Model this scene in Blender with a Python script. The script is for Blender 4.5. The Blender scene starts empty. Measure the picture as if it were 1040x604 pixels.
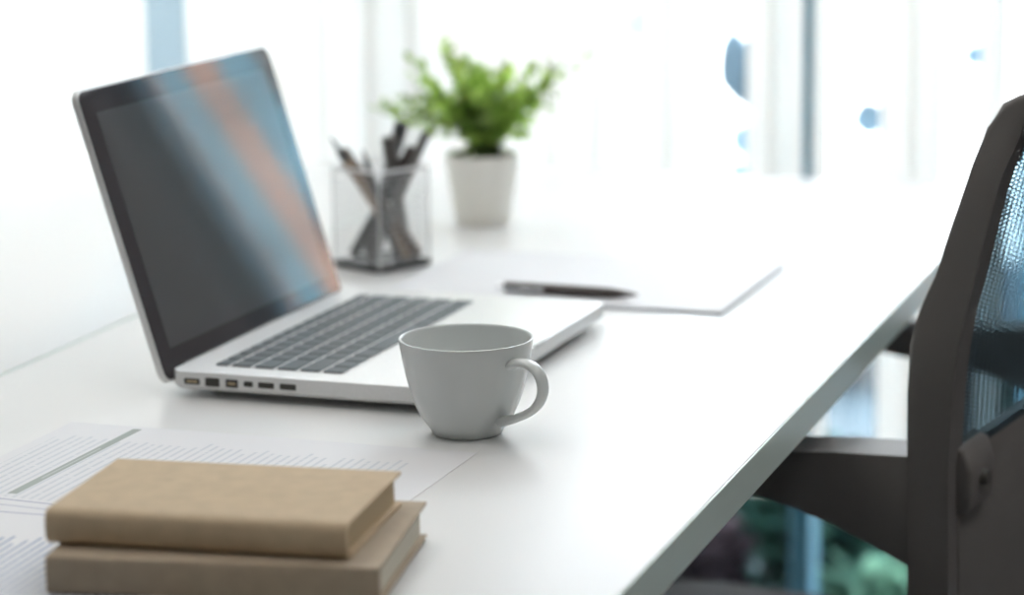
import bpy, bmesh, math, random
from mathutils import Vector, Matrix

C = bpy.context.scene
COL = C.collection
PI = math.pi

# ------------------------------------------------------------------ camera, sky, exposure
T = 0.74                      # height of the desk top
YAW = 0.32195                 # the desks, the window wall and the chair share this turn
cd = bpy.data.cameras.new('camera')
cam = bpy.data.objects.new('camera', cd)
COL.objects.link(cam)
C.camera = cam
PITCH, ROLL, FPX = 0.19613, -0.01226, 2774.2
_f = Vector((0, math.cos(PITCH), -math.sin(PITCH)))
_r = Vector((1, 0, 0))
_u = _r.cross(_f)
_r2 = math.cos(ROLL) * _r + math.sin(ROLL) * _u
_u2 = -math.sin(ROLL) * _r + math.cos(ROLL) * _u
cam.matrix_world = Matrix(((_r2.x, _u2.x, -_f.x, 0), (_r2.y, _u2.y, -_f.y, 0),
                           (_r2.z, _u2.z, -_f.z, T + 0.44753), (0, 0, 0, 1)))
cd.sensor_width = 36
cd.lens = FPX / 1040 * 36
cd.clip_start = 0.05
cd.clip_end = 200
cd.dof.use_dof = True
cd.dof.focus_distance = 1.765
cd.dof.aperture_fstop = 4.0

C.view_settings.view_transform = 'Standard'
C.view_settings.look = 'None'
C.view_settings.gamma = 1
C.view_settings.use_curve_mapping = False
C.view_settings.exposure = -0.06
C.cycles.use_denoising = True
C.cycles.max_bounces = 10
C.cycles.diffuse_bounces = 5
C.cycles.transparent_max_bounces = 24
C.cycles.sample_clamp_indirect = 6

SKY = 16.0
FILL = 4.2
w = bpy.data.worlds.new('world')
C.world = w
w.use_nodes = True
bg = w.node_tree.nodes['Background']
bg.inputs['Color'].default_value = (0.87, 0.94, 1.0, 1)
bg.inputs['Strength'].default_value = SKY


# ------------------------------------------------------------------ materials
def mat(name, col, rough=0.5, metal=0.0, spec=0.5, noise=None, bump=None, sheen=0):
    m = bpy.data.materials.new(name)
    m.use_nodes = True
    nt = m.node_tree
    b = nt.nodes['Principled BSDF']
    b.inputs['Roughness'].default_value = rough
    b.inputs['Metallic'].default_value = metal
    b.inputs['Specular IOR Level'].default_value = spec
    b.inputs['Base Color'].default_value = (*col, 1)
    if sheen:
        b.inputs['Sheen Weight'].default_value = sheen
    if noise:                                        # (scale, amount)
        tc = nt.nodes.new('ShaderNodeTexCoord')
        nz = nt.nodes.new('ShaderNodeTexNoise')
        nz.inputs['Scale'].default_value = noise[0]
        nz.inputs['Detail'].default_value = 5
        rp = nt.nodes.new('ShaderNodeValToRGB')
        a = noise[1]
        rp.color_ramp.elements[0].position = 0.3
        rp.color_ramp.elements[1].position = 0.7
        rp.color_ramp.elements[0].color = (*[c * (1 - a) for c in col], 1)
        rp.color_ramp.elements[1].color = (*[min(1, c * (1 + a)) for c in col], 1)
        nt.links.new(tc.outputs['Object'], nz.inputs['Vector'])
        nt.links.new(nz.outputs['Fac'], rp.inputs['Fac'])
        nt.links.new(rp.outputs['Color'], b.inputs['Base Color'])
    if bump:                                         # (scale, strength, distance)
        tc = nt.nodes.new('ShaderNodeTexCoord')
        nz = nt.nodes.new('ShaderNodeTexNoise')
        nz.inputs['Scale'].default_value = bump[0]
        nz.inputs['Detail'].default_value = 3
        bp = nt.nodes.new('ShaderNodeBump')
        bp.inputs['Strength'].default_value = bump[1]
        bp.inputs['Distance'].default_value = bump[2]
        nt.links.new(tc.outputs['Object'], nz.inputs['Vector'])
        nt.links.new(nz.outputs['Fac'], bp.inputs['Height'])
        nt.links.new(bp.outputs['Normal'], b.inputs['Normal'])
    return m


def translucent(name, col, trans, fac, noise=None, gloss=0.0):
    """thin sheet that both scatters back and lets light through"""
    m = bpy.data.materials.new(name)
    m.use_nodes = True
    nt = m.node_tree
    nt.nodes.clear()
    out = nt.nodes.new('ShaderNodeOutputMaterial')
    d = nt.nodes.new('ShaderNodeBsdfDiffuse')
    t = nt.nodes.new('ShaderNodeBsdfTranslucent')
    mx = nt.nodes.new('ShaderNodeMixShader')
    mx.inputs[0].default_value = fac
    d.inputs['Color'].default_value = (*col, 1)
    t.inputs['Color'].default_value = (*trans, 1)
    nt.links.new(d.outputs[0], mx.inputs[1])
    nt.links.new(t.outputs[0], mx.inputs[2])
    last = mx
    if noise:
        tc = nt.nodes.new('ShaderNodeTexCoord')
        nz = nt.nodes.new('ShaderNodeTexNoise')
        nz.inputs['Scale'].default_value = noise[0]
        for tgt, c in ((d, col), (t, trans)):
            rp = nt.nodes.new('ShaderNodeValToRGB')
            rp.color_ramp.elements[0].position = 0.35
            rp.color_ramp.elements[1].position = 0.65
            rp.color_ramp.elements[0].color = (*[x * (1 - noise[1]) for x in c], 1)
            rp.color_ramp.elements[1].color = (*[min(1, x * (1 + noise[1])) for x in c], 1)
            nt.links.new(tc.outputs['Object'], nz.inputs['Vector'])
            nt.links.new(nz.outputs['Fac'], rp.inputs['Fac'])
            nt.links.new(rp.outputs['Color'], tgt.inputs['Color'])
    if gloss:
        g = nt.nodes.new('ShaderNodeBsdfGlossy')
        g.inputs['Roughness'].default_value = 0.35
        m2 = nt.nodes.new('ShaderNodeMixShader')
        m2.inputs[0].default_value = gloss
        nt.links.new(mx.outputs[0], m2.inputs[1])
        nt.links.new(g.outputs[0], m2.inputs[2])
        last = m2
    nt.links.new(last.outputs[0], out.inputs['Surface'])
    return m


def pane_glass(name, tint=(1, 1, 1), refl=0.06):
    m = bpy.data.materials.new(name)
    m.use_nodes = True
    nt = m.node_tree
    nt.nodes.clear()
    out = nt.nodes.new('ShaderNodeOutputMaterial')
    t = nt.nodes.new('ShaderNodeBsdfTransparent')
    g = nt.nodes.new('ShaderNodeBsdfGlossy')
    g.inputs['Roughness'].default_value = 0.02
    t.inputs['Color'].default_value = (*tint, 1)
    mx = nt.nodes.new('ShaderNodeMixShader')
    mx.inputs[0].default_value = refl
    nt.links.new(t.outputs[0], mx.inputs[1])
    nt.links.new(g.outputs[0], mx.inputs[2])
    nt.links.new(mx.outputs[0], out.inputs['Surface'])
    return m


def paper_mat(name, base, ink, pitch, x0, x1, y0, y1, density=0.5, bands=()):
    """white paper with rows of illegible grey print running along the sheet's local y"""
    m = bpy.data.materials.new(name)
    m.use_nodes = True
    nt = m.node_tree
    b = nt.nodes['Principled BSDF']
    b.inputs['Roughness'].default_value = 0.6
    N, L = nt.nodes, nt.links

    def math_(op, a, bb=None, clamp=False):
        n = N.new('ShaderNodeMath')
        n.operation = op
        n.use_clamp = clamp
        for i, v in ((0, a), (1, bb)):
            if v is None:
                continue
            if isinstance(v, (int, float)):
                n.inputs[i].default_value = v
            else:
                L.new(v, n.inputs[i])
        return n.outputs[0]
    tc = N.new('ShaderNodeTexCoord')
    sx = N.new('ShaderNodeSeparateXYZ')
    L.new(tc.outputs['Object'], sx.inputs[0])
    X, Y = sx.outputs[0], sx.outputs[1]

    def inside(v, a, c):
        return math_('MULTIPLY', math_('GREATER_THAN', v, a), math_('LESS_THAN', v, c))
    row = math_('DIVIDE', X, pitch)
    fr = math_('FRACT', math_('ADD', row, 100.0))
    line = math_('MULTIPLY', math_('GREATER_THAN', fr, 0.28), math_('LESS_THAN', fr, 0.66))
    rid = math_('FLOOR', math_('ADD', row, 100.0))
    cmb = N.new('ShaderNodeCombineXYZ')
    L.new(math_('MULTIPLY', rid, 7.31), cmb.inputs[0])
    L.new(math_('MULTIPLY', Y, 420.0), cmb.inputs[1])
    nz = N.new('ShaderNodeTexNoise')
    nz.inputs['Scale'].default_value = 1.0
    nz.inputs['Detail'].default_value = 2
    L.new(cmb.outputs[0], nz.inputs['Vector'])
    words = math_('GREATER_THAN', nz.outputs['Fac'], 1 - density)
    # ragged line ends
    cm2 = N.new('ShaderNodeCombineXYZ')
    L.new(math_('MULTIPLY', rid, 3.7), cm2.inputs[0])
    n2 = N.new('ShaderNodeTexNoise')
    n2.inputs['Scale'].default_value = 1.3
    L.new(cm2.outputs[0], n2.inputs['Vector'])
    end = math_('ADD', math_('MULTIPLY', n2.outputs['Fac'], 0.45 * (y1 - y0)), y0 + 0.62 * (y1 - y0))
    ink_f = math_('MULTIPLY', math_('MULTIPLY', line, words), math_('MULTIPLY', inside(X, x0, x1), inside(Y, y0, y1)))
    ink_f = math_('MULTIPLY', ink_f, math_('LESS_THAN', Y, end))
    mix = N.new('ShaderNodeMix')
    mix.data_type = 'RGBA'
    mix.inputs['A'].default_value = (*base, 1)
    mix.inputs['B'].default_value = (*ink, 1)
    L.new(ink_f, mix.inputs['Factor'])
    cur = mix.outputs['Result']
    for (bx0, bx1, by0, by1, col) in bands:
        mk = math_('MULTIPLY', inside(X, bx0, bx1), inside(Y, by0, by1))
        mm = N.new('ShaderNodeMix')
        mm.data_type = 'RGBA'
        L.new(mk, mm.inputs['Factor'])
        L.new(cur, mm.inputs['A'])
        mm.inputs['B'].default_value = (*col, 1)
        cur = mm.outputs['Result']
    L.new(cur, b.inputs['Base Color'])
    return m


def chair_net(name):
    """woven chair netting: dark ribs with small open holes, from the panel's own UVs (metres)"""
    m = bpy.data.materials.new(name)
    m.use_nodes = True
    nt = m.node_tree
    N, L = nt.nodes, nt.links
    b = N['Principled BSDF']
    b.inputs['Base Color'].default_value = (0.05, 0.075, 0.09, 1)
    b.inputs['Roughness'].default_value = 0.5
    out = N['Material Output']
    uv = N.new('ShaderNodeUVMap')
    sx = N.new('ShaderNodeSeparateXYZ')
    L.new(uv.outputs[0], sx.inputs[0])

    def math_(op, a, bb):
        n = N.new('ShaderNodeMath')
        n.operation = op
        for i, v in ((0, a), (1, bb)):
            if isinstance(v, (int, float)):
                n.inputs[i].default_value = v
            else:
                L.new(v, n.inputs[i])
        return n.outputs[0]
    fu = math_('FRACT', math_('DIVIDE', sx.outputs[0], 0.011), 0)
    fv = math_('FRACT', math_('DIVIDE', sx.outputs[1], 0.0032), 0)
    hole = math_('MULTIPLY', math_('GREATER_THAN', fu, 0.45), math_('GREATER_THAN', fv, 0.72))
    tr = N.new('ShaderNodeBsdfTransparent')
    tr.inputs['Color'].default_value = (0.55, 0.8, 0.95, 1)
    mx = N.new('ShaderNodeMixShader')
    L.new(hole, mx.inputs[0])
    L.new(b.outputs[0], mx.inputs[1])
    L.new(tr.outputs[0], mx.inputs[2])
    L.new(mx.outputs[0], out.inputs['Surface'])
    return m


def emit(name, col, s):
    m = bpy.data.materials.new(name)
    m.use_nodes = True
    nt = m.node_tree
    nt.nodes.clear()
    out = nt.nodes.new('ShaderNodeOutputMaterial')
    e = nt.nodes.new('ShaderNodeEmission')
    e.inputs['Color'].default_value = (*col, 1)
    e.inputs['Strength'].default_value = s
    nt.links.new(e.outputs[0], out.inputs['Surface'])
    return m


M = dict(
    desk=mat('white_laminate', (0.80, 0.80, 0.795), 0.28, spec=0.5),
    edge=mat('green_bounce_edge_band', (0.78, 0.90, 0.85), 0.3),  # green bounce light from the garden is put into this colour
    steel=mat('white_powder_coat', (0.75, 0.76, 0.77), 0.4),
    wall=mat('white_wall_paint', (0.78, 0.78, 0.77), 0.9, noise=(3, 0.02)),
    rear=mat('mid_grey_wall_paint', (0.38, 0.37, 0.36), 0.9, noise=(3, 0.03)),
    grey_wall=mat('dark_grey_wall_paint', (0.17, 0.17, 0.18), 0.85, noise=(4, 0.05)),
    floor=mat('dark_carpet', (0.05, 0.055, 0.06), 0.95, noise=(60, 0.3)),
    frame=mat('haze_blue_aluminium_frame', (0.05, 0.155, 0.215), 0.6),  # blue of the haze is mixed into the frame colour
    alu=mat('brushed_aluminium', (0.84, 0.84, 0.835), 0.38, 0.5, noise=(400, 0.03)),
    alu_shade=mat('shaded_aluminium', (0.68, 0.69, 0.68), 0.45, 0.55),
    black=mat('black_plastic', (0.035, 0.033, 0.034), 0.5),
    key=mat('dark_grey_key', (0.07, 0.085, 0.095), 0.5),
    bezel=mat('black_bezel_glass', (0.068, 0.063, 0.067), 0.03, spec=0.6),
    lcd=mat('grey_switched_off_panel', (0.115, 0.115, 0.118), 0.05, spec=0.6),
    port=mat('port_dark', (0.05, 0.048, 0.042), 0.5),
    rubber=mat('black_rubber', (0.02, 0.02, 0.02), 0.8),
    china=mat('white_glazed_china', (0.70, 0.725, 0.715), 0.16, spec=0.5),
    kraft=mat('tan_cloth_cover', (0.56, 0.43, 0.28), 0.75, noise=(90, 0.07), bump=(900, 0.25, 0.0004)),
    kraft2=mat('brown_grey_cloth_cover', (0.43, 0.345, 0.25), 0.75, noise=(90, 0.06), bump=(900, 0.25, 0.0004)),
    pages=mat('cream_page_block', (0.66, 0.62, 0.52), 0.8),
    pages_tan=mat('tan_page_block', (0.52, 0.41, 0.26), 0.8),
    paper=mat('white_paper', (0.74, 0.74, 0.76), 0.6),
    wire=mat('silver_wire', (0.82, 0.83, 0.84), 0.5, 0.0),
    wire_dark=mat('dark_wire_base', (0.10, 0.10, 0.105), 0.4, 0.5),
    pen_dark=mat('dark_brown_barrel', (0.050, 0.036, 0.032), 0.35),
    pen_black=mat('black_barrel', (0.03, 0.03, 0.032), 0.4),
    pen_grey=mat('grey_barrel', (0.115, 0.108, 0.10), 0.4),
    pen_tan=mat('tan_wood_barrel', (0.30, 0.21, 0.14), 0.5),
    pen_brown=mat('brown_barrel', (0.12, 0.085, 0.065), 0.45),
    chrome=mat('chrome', (0.75, 0.77, 0.8), 0.18, 0.95),
    pot=mat('white_ceramic_pot', (0.95, 0.93, 0.87), 0.4),
    soil=mat('soil', (0.05, 0.035, 0.02), 0.95, noise=(200, 0.4)),
    stem=mat('green_stem', (0.10, 0.16, 0.04), 0.6),
    leaf=translucent('fresh_green_leaf', (0.25, 0.40, 0.10), (0.46, 0.62, 0.13), 0.5, noise=(25, 0.45), gloss=0.05),
    chair=mat('black_chair_plastic', (0.185, 0.170, 0.162), 0.55),
    cushion=mat('black_chair_fabric', (0.03, 0.03, 0.032), 0.9),
    net=chair_net('black_chair_net'),
    slat=translucent('white_blind_fabric', (0.80, 0.80, 0.80), (0.95, 0.92, 0.88), 0.68),
    glass=pane_glass('window_glass'),
    paving=mat('pale_gravel', (0.55, 0.55, 0.53), 0.9, noise=(1.5, 0.06)),
    slate=mat('blue_slate_paving', (0.026, 0.050, 0.066), 0.8, noise=(2.5, 0.35)),
    peach=translucent('peach_reflection_fabric', (0.6, 0.45, 0.36), (0.88, 0.70, 0.61), 0.75, noise=(8, 0.1)),
    blueboard=translucent('pale_blue_reflection_fabric', (0.4, 0.55, 0.62), (0.54, 0.72, 0.78), 0.75, noise=(8, 0.1)),
    lowwall=mat('pale_blue_garden_wall_paint', (0.075, 0.115, 0.14), 0.8, noise=(2, 0.1)),
    shrub=translucent('blue_green_shrub_leaf', (0.022, 0.06, 0.055), (0.05, 0.12, 0.09), 0.4, noise=(9, 0.9)),
    shrub2=translucent('plum_shrub_leaf', (0.040, 0.033, 0.040), (0.06, 0.045, 0.052), 0.4, noise=(9, 0.8)),
    shrub3=translucent('pale_green_shrub_leaf', (0.10, 0.22, 0.17), (0.16, 0.32, 0.22), 0.4, noise=(9, 0.5)),
    gum=translucent('blue_grey_gum_leaf', (0.10, 0.17, 0.22), (0.13, 0.21, 0.27), 0.4, noise=(8, 0.4)),
    bark=mat('grey_bark', (0.08, 0.09, 0.1), 0.9),
    house=mat('pale_blue_render', (0.165, 0.215, 0.235), 0.9, noise=(1, 0.05)),
    lamp=emit('fill_diffuser_glow', (1.0, 0.97, 0.93), FILL),
)


# ------------------------------------------------------------------ mesh helpers
def box(bm, x0, x1, y0, y1, z0, z1, bev=0.0, seg=2, mtx=None):
    r = bmesh.ops.create_cube(bm, size=1)
    vs = r['verts']
    for v in vs:
        v.co = Vector(((x0 + x1) / 2 + v.co.x * (x1 - x0), (y0 + y1) / 2 + v.co.y * (y1 - y0), (z0 + z1) / 2 + v.co.z * (z1 - z0)))
    if bev:
        es = list({e for v in vs for e in v.link_edges})
        rr = bmesh.ops.bevel(bm, geom=es, offset=bev, segments=seg, affect='EDGES', profile=0.5)
        vs = list({v for v in rr['verts']} | {v for v in vs if v.is_valid})
    if mtx:
        vs = [v for v in vs if v.is_valid]
        bmesh.ops.transform(bm, matrix=mtx, verts=vs)
    return bm


def rrect(x0, x1, y0, y1, r, n=6):
    pts = []
    for cx, cy, a0 in ((x1 - r, y1 - r, 0), (x0 + r, y1 - r, PI / 2), (x0 + r, y0 + r, PI), (x1 - r, y0 + r, 1.5 * PI)):
        for k in range(n + 1):
            a = a0 + PI / 2 * k / n
            pts.append((cx + r * math.cos(a), cy + r * math.sin(a)))
    return pts


def loft(bm, loops, cap0=True, cap1=True, closed=True):
    rows = [[bm.verts.new(p) for p in lp] for lp in loops]
    n = len(rows[0])
    for a, b in zip(rows, rows[1:]):
        for i in range(n if closed else n - 1):
            j = (i + 1) % n
            bm.faces.new((a[i], a[j], b[j], b[i]))
    if cap0:
        bm.faces.new(list(reversed(rows[0])))
    if cap1:
        bm.faces.new(rows[-1])
    return rows


def lathe(bm, prof, n=64, cap0=False, cap1=False):
    rows = []
    for r, z in prof:
        rows.append([bm.verts.new((r * math.cos(2 * PI * k / n), r * math.sin(2 * PI * k / n), z)) for k in range(n)])
    for a, b in zip(rows, rows[1:]):
        for i in range(n):
            j = (i + 1) % n
            bm.faces.new((a[i], a[j], b[j], b[i]))
    if cap0:
        bm.faces.new(list(reversed(rows[0])))
    if cap1:
        bm.faces.new(rows[-1])


def tube(bm, pts, rad, n=12, flat=1.0, up=None):
    """round (or flattened) bar along a path; rad is a number or one radius per point"""
    pts = [Vector(p) for p in pts]
    rs = rad if isinstance(rad, (list, tuple)) else [rad] * len(pts)
    rows = []
    ref = Vector(up) if up else None
    for i, p in enumerate(pts):
        d = (pts[min(i + 1, len(pts) - 1)] - pts[max(i - 1, 0)]).normalized()
        if ref is None:
            ref = Vector((0, 0, 1)) if abs(d.z) < 0.9 else Vector((1, 0, 0))
        s = d.cross(ref).normalized()
        if not up:
            ref = s.cross(d).normalized()
            q = ref
        else:
            q = s.cross(d).normalized()
        rows.append([bm.verts.new(p + rs[i] * (math.cos(2 * PI * k / n) * s + flat * math.sin(2 * PI * k / n) * q)) for k in range(n)])
    for a, b in zip(rows, rows[1:]):
        for i in range(n):
            j = (i + 1) % n
            bm.faces.new((a[i], b[i], b[j], a[j]))
    bm.faces.new(rows[0])
    bm.faces.new(list(reversed(rows[-1])))


def prism_xz(bm, pts, y0, y1, bev=0.0, seg=2):
    """polygon in the xz plane pushed along y"""
    a = [bm.verts.new((x, y0, z)) for x, z in pts]
    b = [bm.verts.new((x, y1, z)) for x, z in pts]
    n = len(pts)
    fa = bm.faces.new(a)
    fb = bm.faces.new(list(reversed(b)))
    for i in range(n):
        j = (i + 1) % n
        bm.faces.new((a[j], a[i], b[i], b[j]))
    if bev:
        bmesh.ops.bevel(bm, geom=list(fa.edges) + list(fb.edges), offset=bev, segments=seg, affect='EDGES', profile=0.5)


def link_mesh(name, bm, m, parent=None, smooth=40):
    bmesh.ops.recalc_face_normals(bm, faces=bm.faces)
    me = bpy.data.meshes.new(name)
    bm.to_mesh(me)
    bm.free()
    for mm in (m if isinstance(m, (list, tuple)) else [m]):
        me.materials.append(mm)
    if smooth:
        me.shade_smooth() if hasattr(me, 'shade_smooth') else None
        try:
            me.set_sharp_from_angle(angle=math.radians(smooth))
        except Exception:
            pass
    o = bpy.data.objects.new(name, me)
    COL.objects.link(o)
    if parent:
        o.parent = parent
    return o


def tag(o, label, cat, group=None, kind=None):
    o['label'] = label
    o['category'] = cat
    if group:
        o['group'] = group
    if kind:
        o['kind'] = kind
    return o


def thing(name, label, cat, loc=(0, 0, 0), rotz=0.0, group=None):
    o = bpy.data.objects.new(name, None)
    COL.objects.link(o)
    o.location = loc
    o.rotation_euler = (0, 0, rotz)
    return tag(o, label, cat, group)


def struct(name, bm, m, label, cat, rotz=-YAW, loc=(0, 0, 0)):
    o = link_mesh(name, bm, m)
    o.rotation_euler = (0, 0, rotz)
    o.location = loc
    tag(o, label, cat, kind='structure')
    return o


NV = Vector((math.cos(YAW), -math.sin(YAW), 0))     # across the desks, to the right
TV = Vector((math.sin(YAW), math.cos(YAW), 0))      # along the desks, away


def st(x, y):
    """world x, y -> room coordinates (s across, t along)"""
    p = Vector((x, y, 0))
    return p.dot(NV), p.dot(TV)


# ------------------------------------------------------------------ the room (built in s, t coordinates, turned by YAW)
WT = 3.06            # inner face of the window wall
S0, S1 = -3.6, 1.9
R0 = -2.2            # wall behind
HC = 2.7
WL, WR = -3.0, -0.17  # the window opening

bm = bmesh.new(); box(bm, S0, S1, R0, WT, -0.06, 0); struct('floor', bm, M['floor'], 'dark grey carpet floor under the desks', 'floor')
bm = bmesh.new(); box(bm, S0, S1, R0, WT, HC, HC + 0.08); struct('ceiling', bm, M['wall'], 'white ceiling above the desks', 'ceiling')
bm = bmesh.new(); box(bm, S0 - 0.1, S0, R0, WT, 0, HC); struct('wall_left', bm, M['wall'], 'white side wall beyond the left desk', 'wall')
bm = bmesh.new(); box(bm, S1, S1 + 0.1, R0, WT, 0, HC); struct('wall_right', bm, M['wall'], 'white side wall behind the chair', 'wall')
bm = bmesh.new(); box(bm, S0, S1, R0 - 0.1, R0, 0, HC); struct('wall_rear', bm, M['rear'], 'mid-grey wall opposite the window', 'wall')
bm = bmesh.new()
box(bm, WR, S1, WT, WT + 0.14, 0, HC)
box(bm, S0, WL, WT, WT + 0.14, 0, HC)
box(bm, WL, WR, WT, WT + 0.14, 2.5, HC)
struct('wall_back', bm, M['grey_wall'], 'grey wall holding the tall window', 'wall')

# window: floor-length panes, posts tinted with blue haze
win = bpy.data.objects.new('window_1', None)
COL.objects.link(win)
win.rotation_euler = (0, 0, -YAW)
tag(win, 'floor-length window with slim haze-tinted posts behind the white blind', 'window', kind='structure')


def plane_s(px, t):
    """room s of the point at height of the desk seen along image column px on the plane t"""
    k = (px - 520) / FPX
    # X = k*Y', with Y' ~ Y
    y = t / (math.cos(YAW) + k * math.sin(YAW))
    return k * y * math.cos(YAW) - y * math.sin(YAW)


posts = [WL + 0.02, -2.05, -1.13, plane_s(824, WT + 0.05), WR - 0.02]
bm = bmesh.new()
for s in posts:
    hw = 0.0125 if s == posts[3] else 0.025
    box(bm, s - hw, s + hw, WT + 0.03, WT + 0.08, 0.04, 2.46, 0.002, 1)
box(bm, WL, WR, WT + 0.03, WT + 0.08, 0.0, 0.04)
box(bm, WL, WR, WT + 0.03, WT + 0.08, 2.46, 2.5)
link_mesh('window_frame', bm, M['frame'], win)
for a, b in zip(posts, posts[1:]):
    bm = bmesh.new()
    box(bm, a + 0.008, b - 0.008, WT + 0.052, WT + 0.058, 0.04, 2.46)
    link_mesh('window_pane', bm, M['glass'], win)

# vertical blind: white fabric slats hanging from a head rail, stopping above the floor
blind = thing('vertical_blind', 'white vertical fabric blind across the bright window behind the plant', 'blind', (0, 0, 0), -YAW)
BT_ = WT - 0.07
bm = bmesh.new(); box(bm, WL + 0.02, WR - 0.02, BT_ - 0.02, BT_ + 0.02, 2.44, 2.49, 0.004)
link_mesh('head_rail', bm, M['steel'], blind)
rng = random.Random(5)


def slat(sa, sb, turn=0.0, z0=0.345, dt=0.0):
    bm = bmesh.new()
    n = 6
    wdt = sb - sa
    mid = (sa + sb) / 2
    lp = []
    for k in range(n + 1):
        a = -0.5 + k / n
        lp.append((a * wdt, 0.006 * (1 - 4 * a * a)))
    ring = lp + [(x, y - 0.0009) for x, y in reversed(lp)]
    ca, sn = math.cos(turn), math.sin(turn)
    pts = [(mid + x * ca - y * sn, BT_ + dt + x * sn + y * ca) for x, y in ring]
    loft(bm, [[(x, y, z0) for x, y in pts], [(x, y, 2.445) for x, y in pts]])
    return link_mesh('slat', bm, M['slat'], blind)


edges = [(195, 244), (240, 290), (286, 334), (330, 380), (376, 424), (420, 470), (466, 516), (512, 562), (558, 610), (606, 646),
         (652, 684), (680, 719), (763, 791), (788, 819), (830, 848), (898, 932), (929, 966), (1000, 1028)]
for k, (a, b) in enumerate(edges):
    slat(plane_s(a, BT_), plane_s(b, BT_), rng.uniform(-0.06, 0.06), dt=0.004 if k % 2 else -0.004)
s = plane_s(152, BT_)
k = 0
while s > WL + 0.08:
    slat(s - 0.057, s, rng.uniform(-0.10, 0.10), dt=0.004 if k % 2 else -0.004)
    s -= 0.054
    k += 1

# added fill lamps at the ceiling, put in to brighten the desks
for s, t in ((-1.5, 2.45), (0.4, 2.45), (-1.5, 1.3), (0.4, 1.3)):
    p = NV * s + TV * t
    where = ('left' if s < 0 else 'right')
    lab = 'added square fill lamp on the ceiling ' + ('nearer the window' if t > 2 else 'nearer the rear wall') + (' over the desks' if s < 0 else ' beside the desks')
    cl = thing('added_fill_lamp', lab, 'lamp', (p.x, p.y, HC), -YAW, 'added fill lamps')
    bm = bmesh.new()
    for q in ((-0.42, -0.40, -0.42, 0.42), (0.40, 0.42, -0.42, 0.42), (-0.40, 0.40, -0.42, -0.40), (-0.40, 0.40, 0.40, 0.42)):
        box(bm, *q, -0.05, 0)
    link_mesh('frame', bm, M['steel'], cl)
    bm = bmesh.new(); box(bm, -0.40, 0.40, -0.40, 0.40, -0.04, -0.03)
    link_mesh('diffuser', bm, M['lamp'], cl)

# ------------------------------------------------------------------ outside the window
bm = bmesh.new(); box(bm, -9, 6, WT + 0.14, 16, -0.08, -0.01)
struct('ground', bm, M['paving'], 'pale blue-grey terrace paving outside the window', 'ground')
bm = bmesh.new(); box(bm, -9, 6, WT + 0.16, 6.4, -0.0095, 0.0)
struct('ground_paving', bm, M['slate'], 'dark blue slate paving strip along the outside of the window', 'ground')
fs = thing('reflection_screen', 'added screen of peach and pale blue strips, coloured for the laptop display reflection', 'screen', (0, 0, 0), -YAW)  # unseen strips put in to colour the laptop display's reflection
x_ = -0.505
for k, wd_ in enumerate((.155, .05, .045, .055, .07, .05, .08, .05, .05, .05, .05, .05, .06, .06)):
    bm = bmesh.new(); box(bm, x_, x_ + wd_ - 0.0006, 3.75, 3.7515, -0.008, 2.3 + 0.03 * (k % 3))
    b_ = link_mesh('fabric_strip', bm, M['peach' if k % 2 else 'blueboard'], fs)
    b_['label'] = 'peach fabric strip' if k % 2 else 'pale blue fabric strip'
    x_ += wd_
# pale house far left
p = NV * -2.79 + TV * 4.4
hs = thing('garden_house', 'pale blue rendered house seen through the left of the blind', 'house', (p.x, p.y, -0.01), -YAW)
bm = bmesh.new(); box(bm, -0.75, 0.75, 0, 2.0, 0, 3.2)
link_mesh('wall', bm, M['house'], hs)
bm = bmesh.new(); prism_xz(bm, [(-0.95, 3.2), (0.95, 3.2), (0, 3.9)], -0.15, 2.15)
link_mesh('roof', bm, M['lowwall'], hs)


def leaf_quad(bm, base, d, side, L, Wd, fold=0.25):
    """pointed oval leaf with a folded midrib"""
    d = d.normalized(); side = side.normalized(); nrm = d.cross(side).normalized()
    prof = ((0, 0.0), (0.2, 0.7), (0.5, 1.0), (0.8, 0.7), (1, 0.0))
    mid = [bm.verts.new(base + d * L * a) for a, _ in prof]
    for sg in (1, -1):
        sd = [bm.verts.new(base + d * L * a + side * sg * Wd * 0.5 * wv + nrm * fold * Wd * 0.5 * wv) for a, wv in prof[1:-1]]
        chain = [mid[0]] + sd + [mid[-1]]
        for i in range(4):
            q = [mid[i], mid[i + 1], chain[i + 1], chain[i]]
            q = [v for n_, v in enumerate(q) if v not in q[:n_]]
            if len(q) > 2:
                bm.faces.new(q if sg > 0 else list(reversed(q)))


def shrub(label, x, y, r, h, m, n, seed):
    g = random.Random(seed)
    sh = thing('garden_shrub', label, 'shrub', (x, y, -0.01), g.uniform(0, 6), 'shrubs outside the window')
    bm = bmesh.new()
    for k in range(n):
        a = g.uniform(0, 2 * PI); q = math.sqrt(g.random()); zz = g.random()
        rr = r * q * (1 - 0.5 * zz * zz)
        b = Vector((rr * math.cos(a), rr * math.sin(a), 0.03 + zz * h * (1 - 0.35 * q)))
        d = Vector((math.cos(a) + g.uniform(-.6, .6), math.sin(a) + g.uniform(-.6, .6), g.uniform(0.1, 1.2)))
        s_ = d.cross(Vector((g.uniform(-.5, .5), g.uniform(-.5, .5), 1)))
        leaf_quad(bm, b, d, s_, g.uniform(0.05, 0.09), g.uniform(0.025, 0.045))
    link_mesh('foliage', bm, m, sh)
    bm = bmesh.new()
    for k in range(7):
        a = k * 2 * PI / 7
        tube(bm, [(0, 0, 0), (0.3 * r * math.cos(a), 0.3 * r * math.sin(a), h * 0.4), (0.6 * r * math.cos(a), 0.6 * r * math.sin(a), h * 0.75)], [0.008, 0.006, 0.003], 6)
    link_mesh('stem', bm, M['bark'], sh)
    return sh


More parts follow.
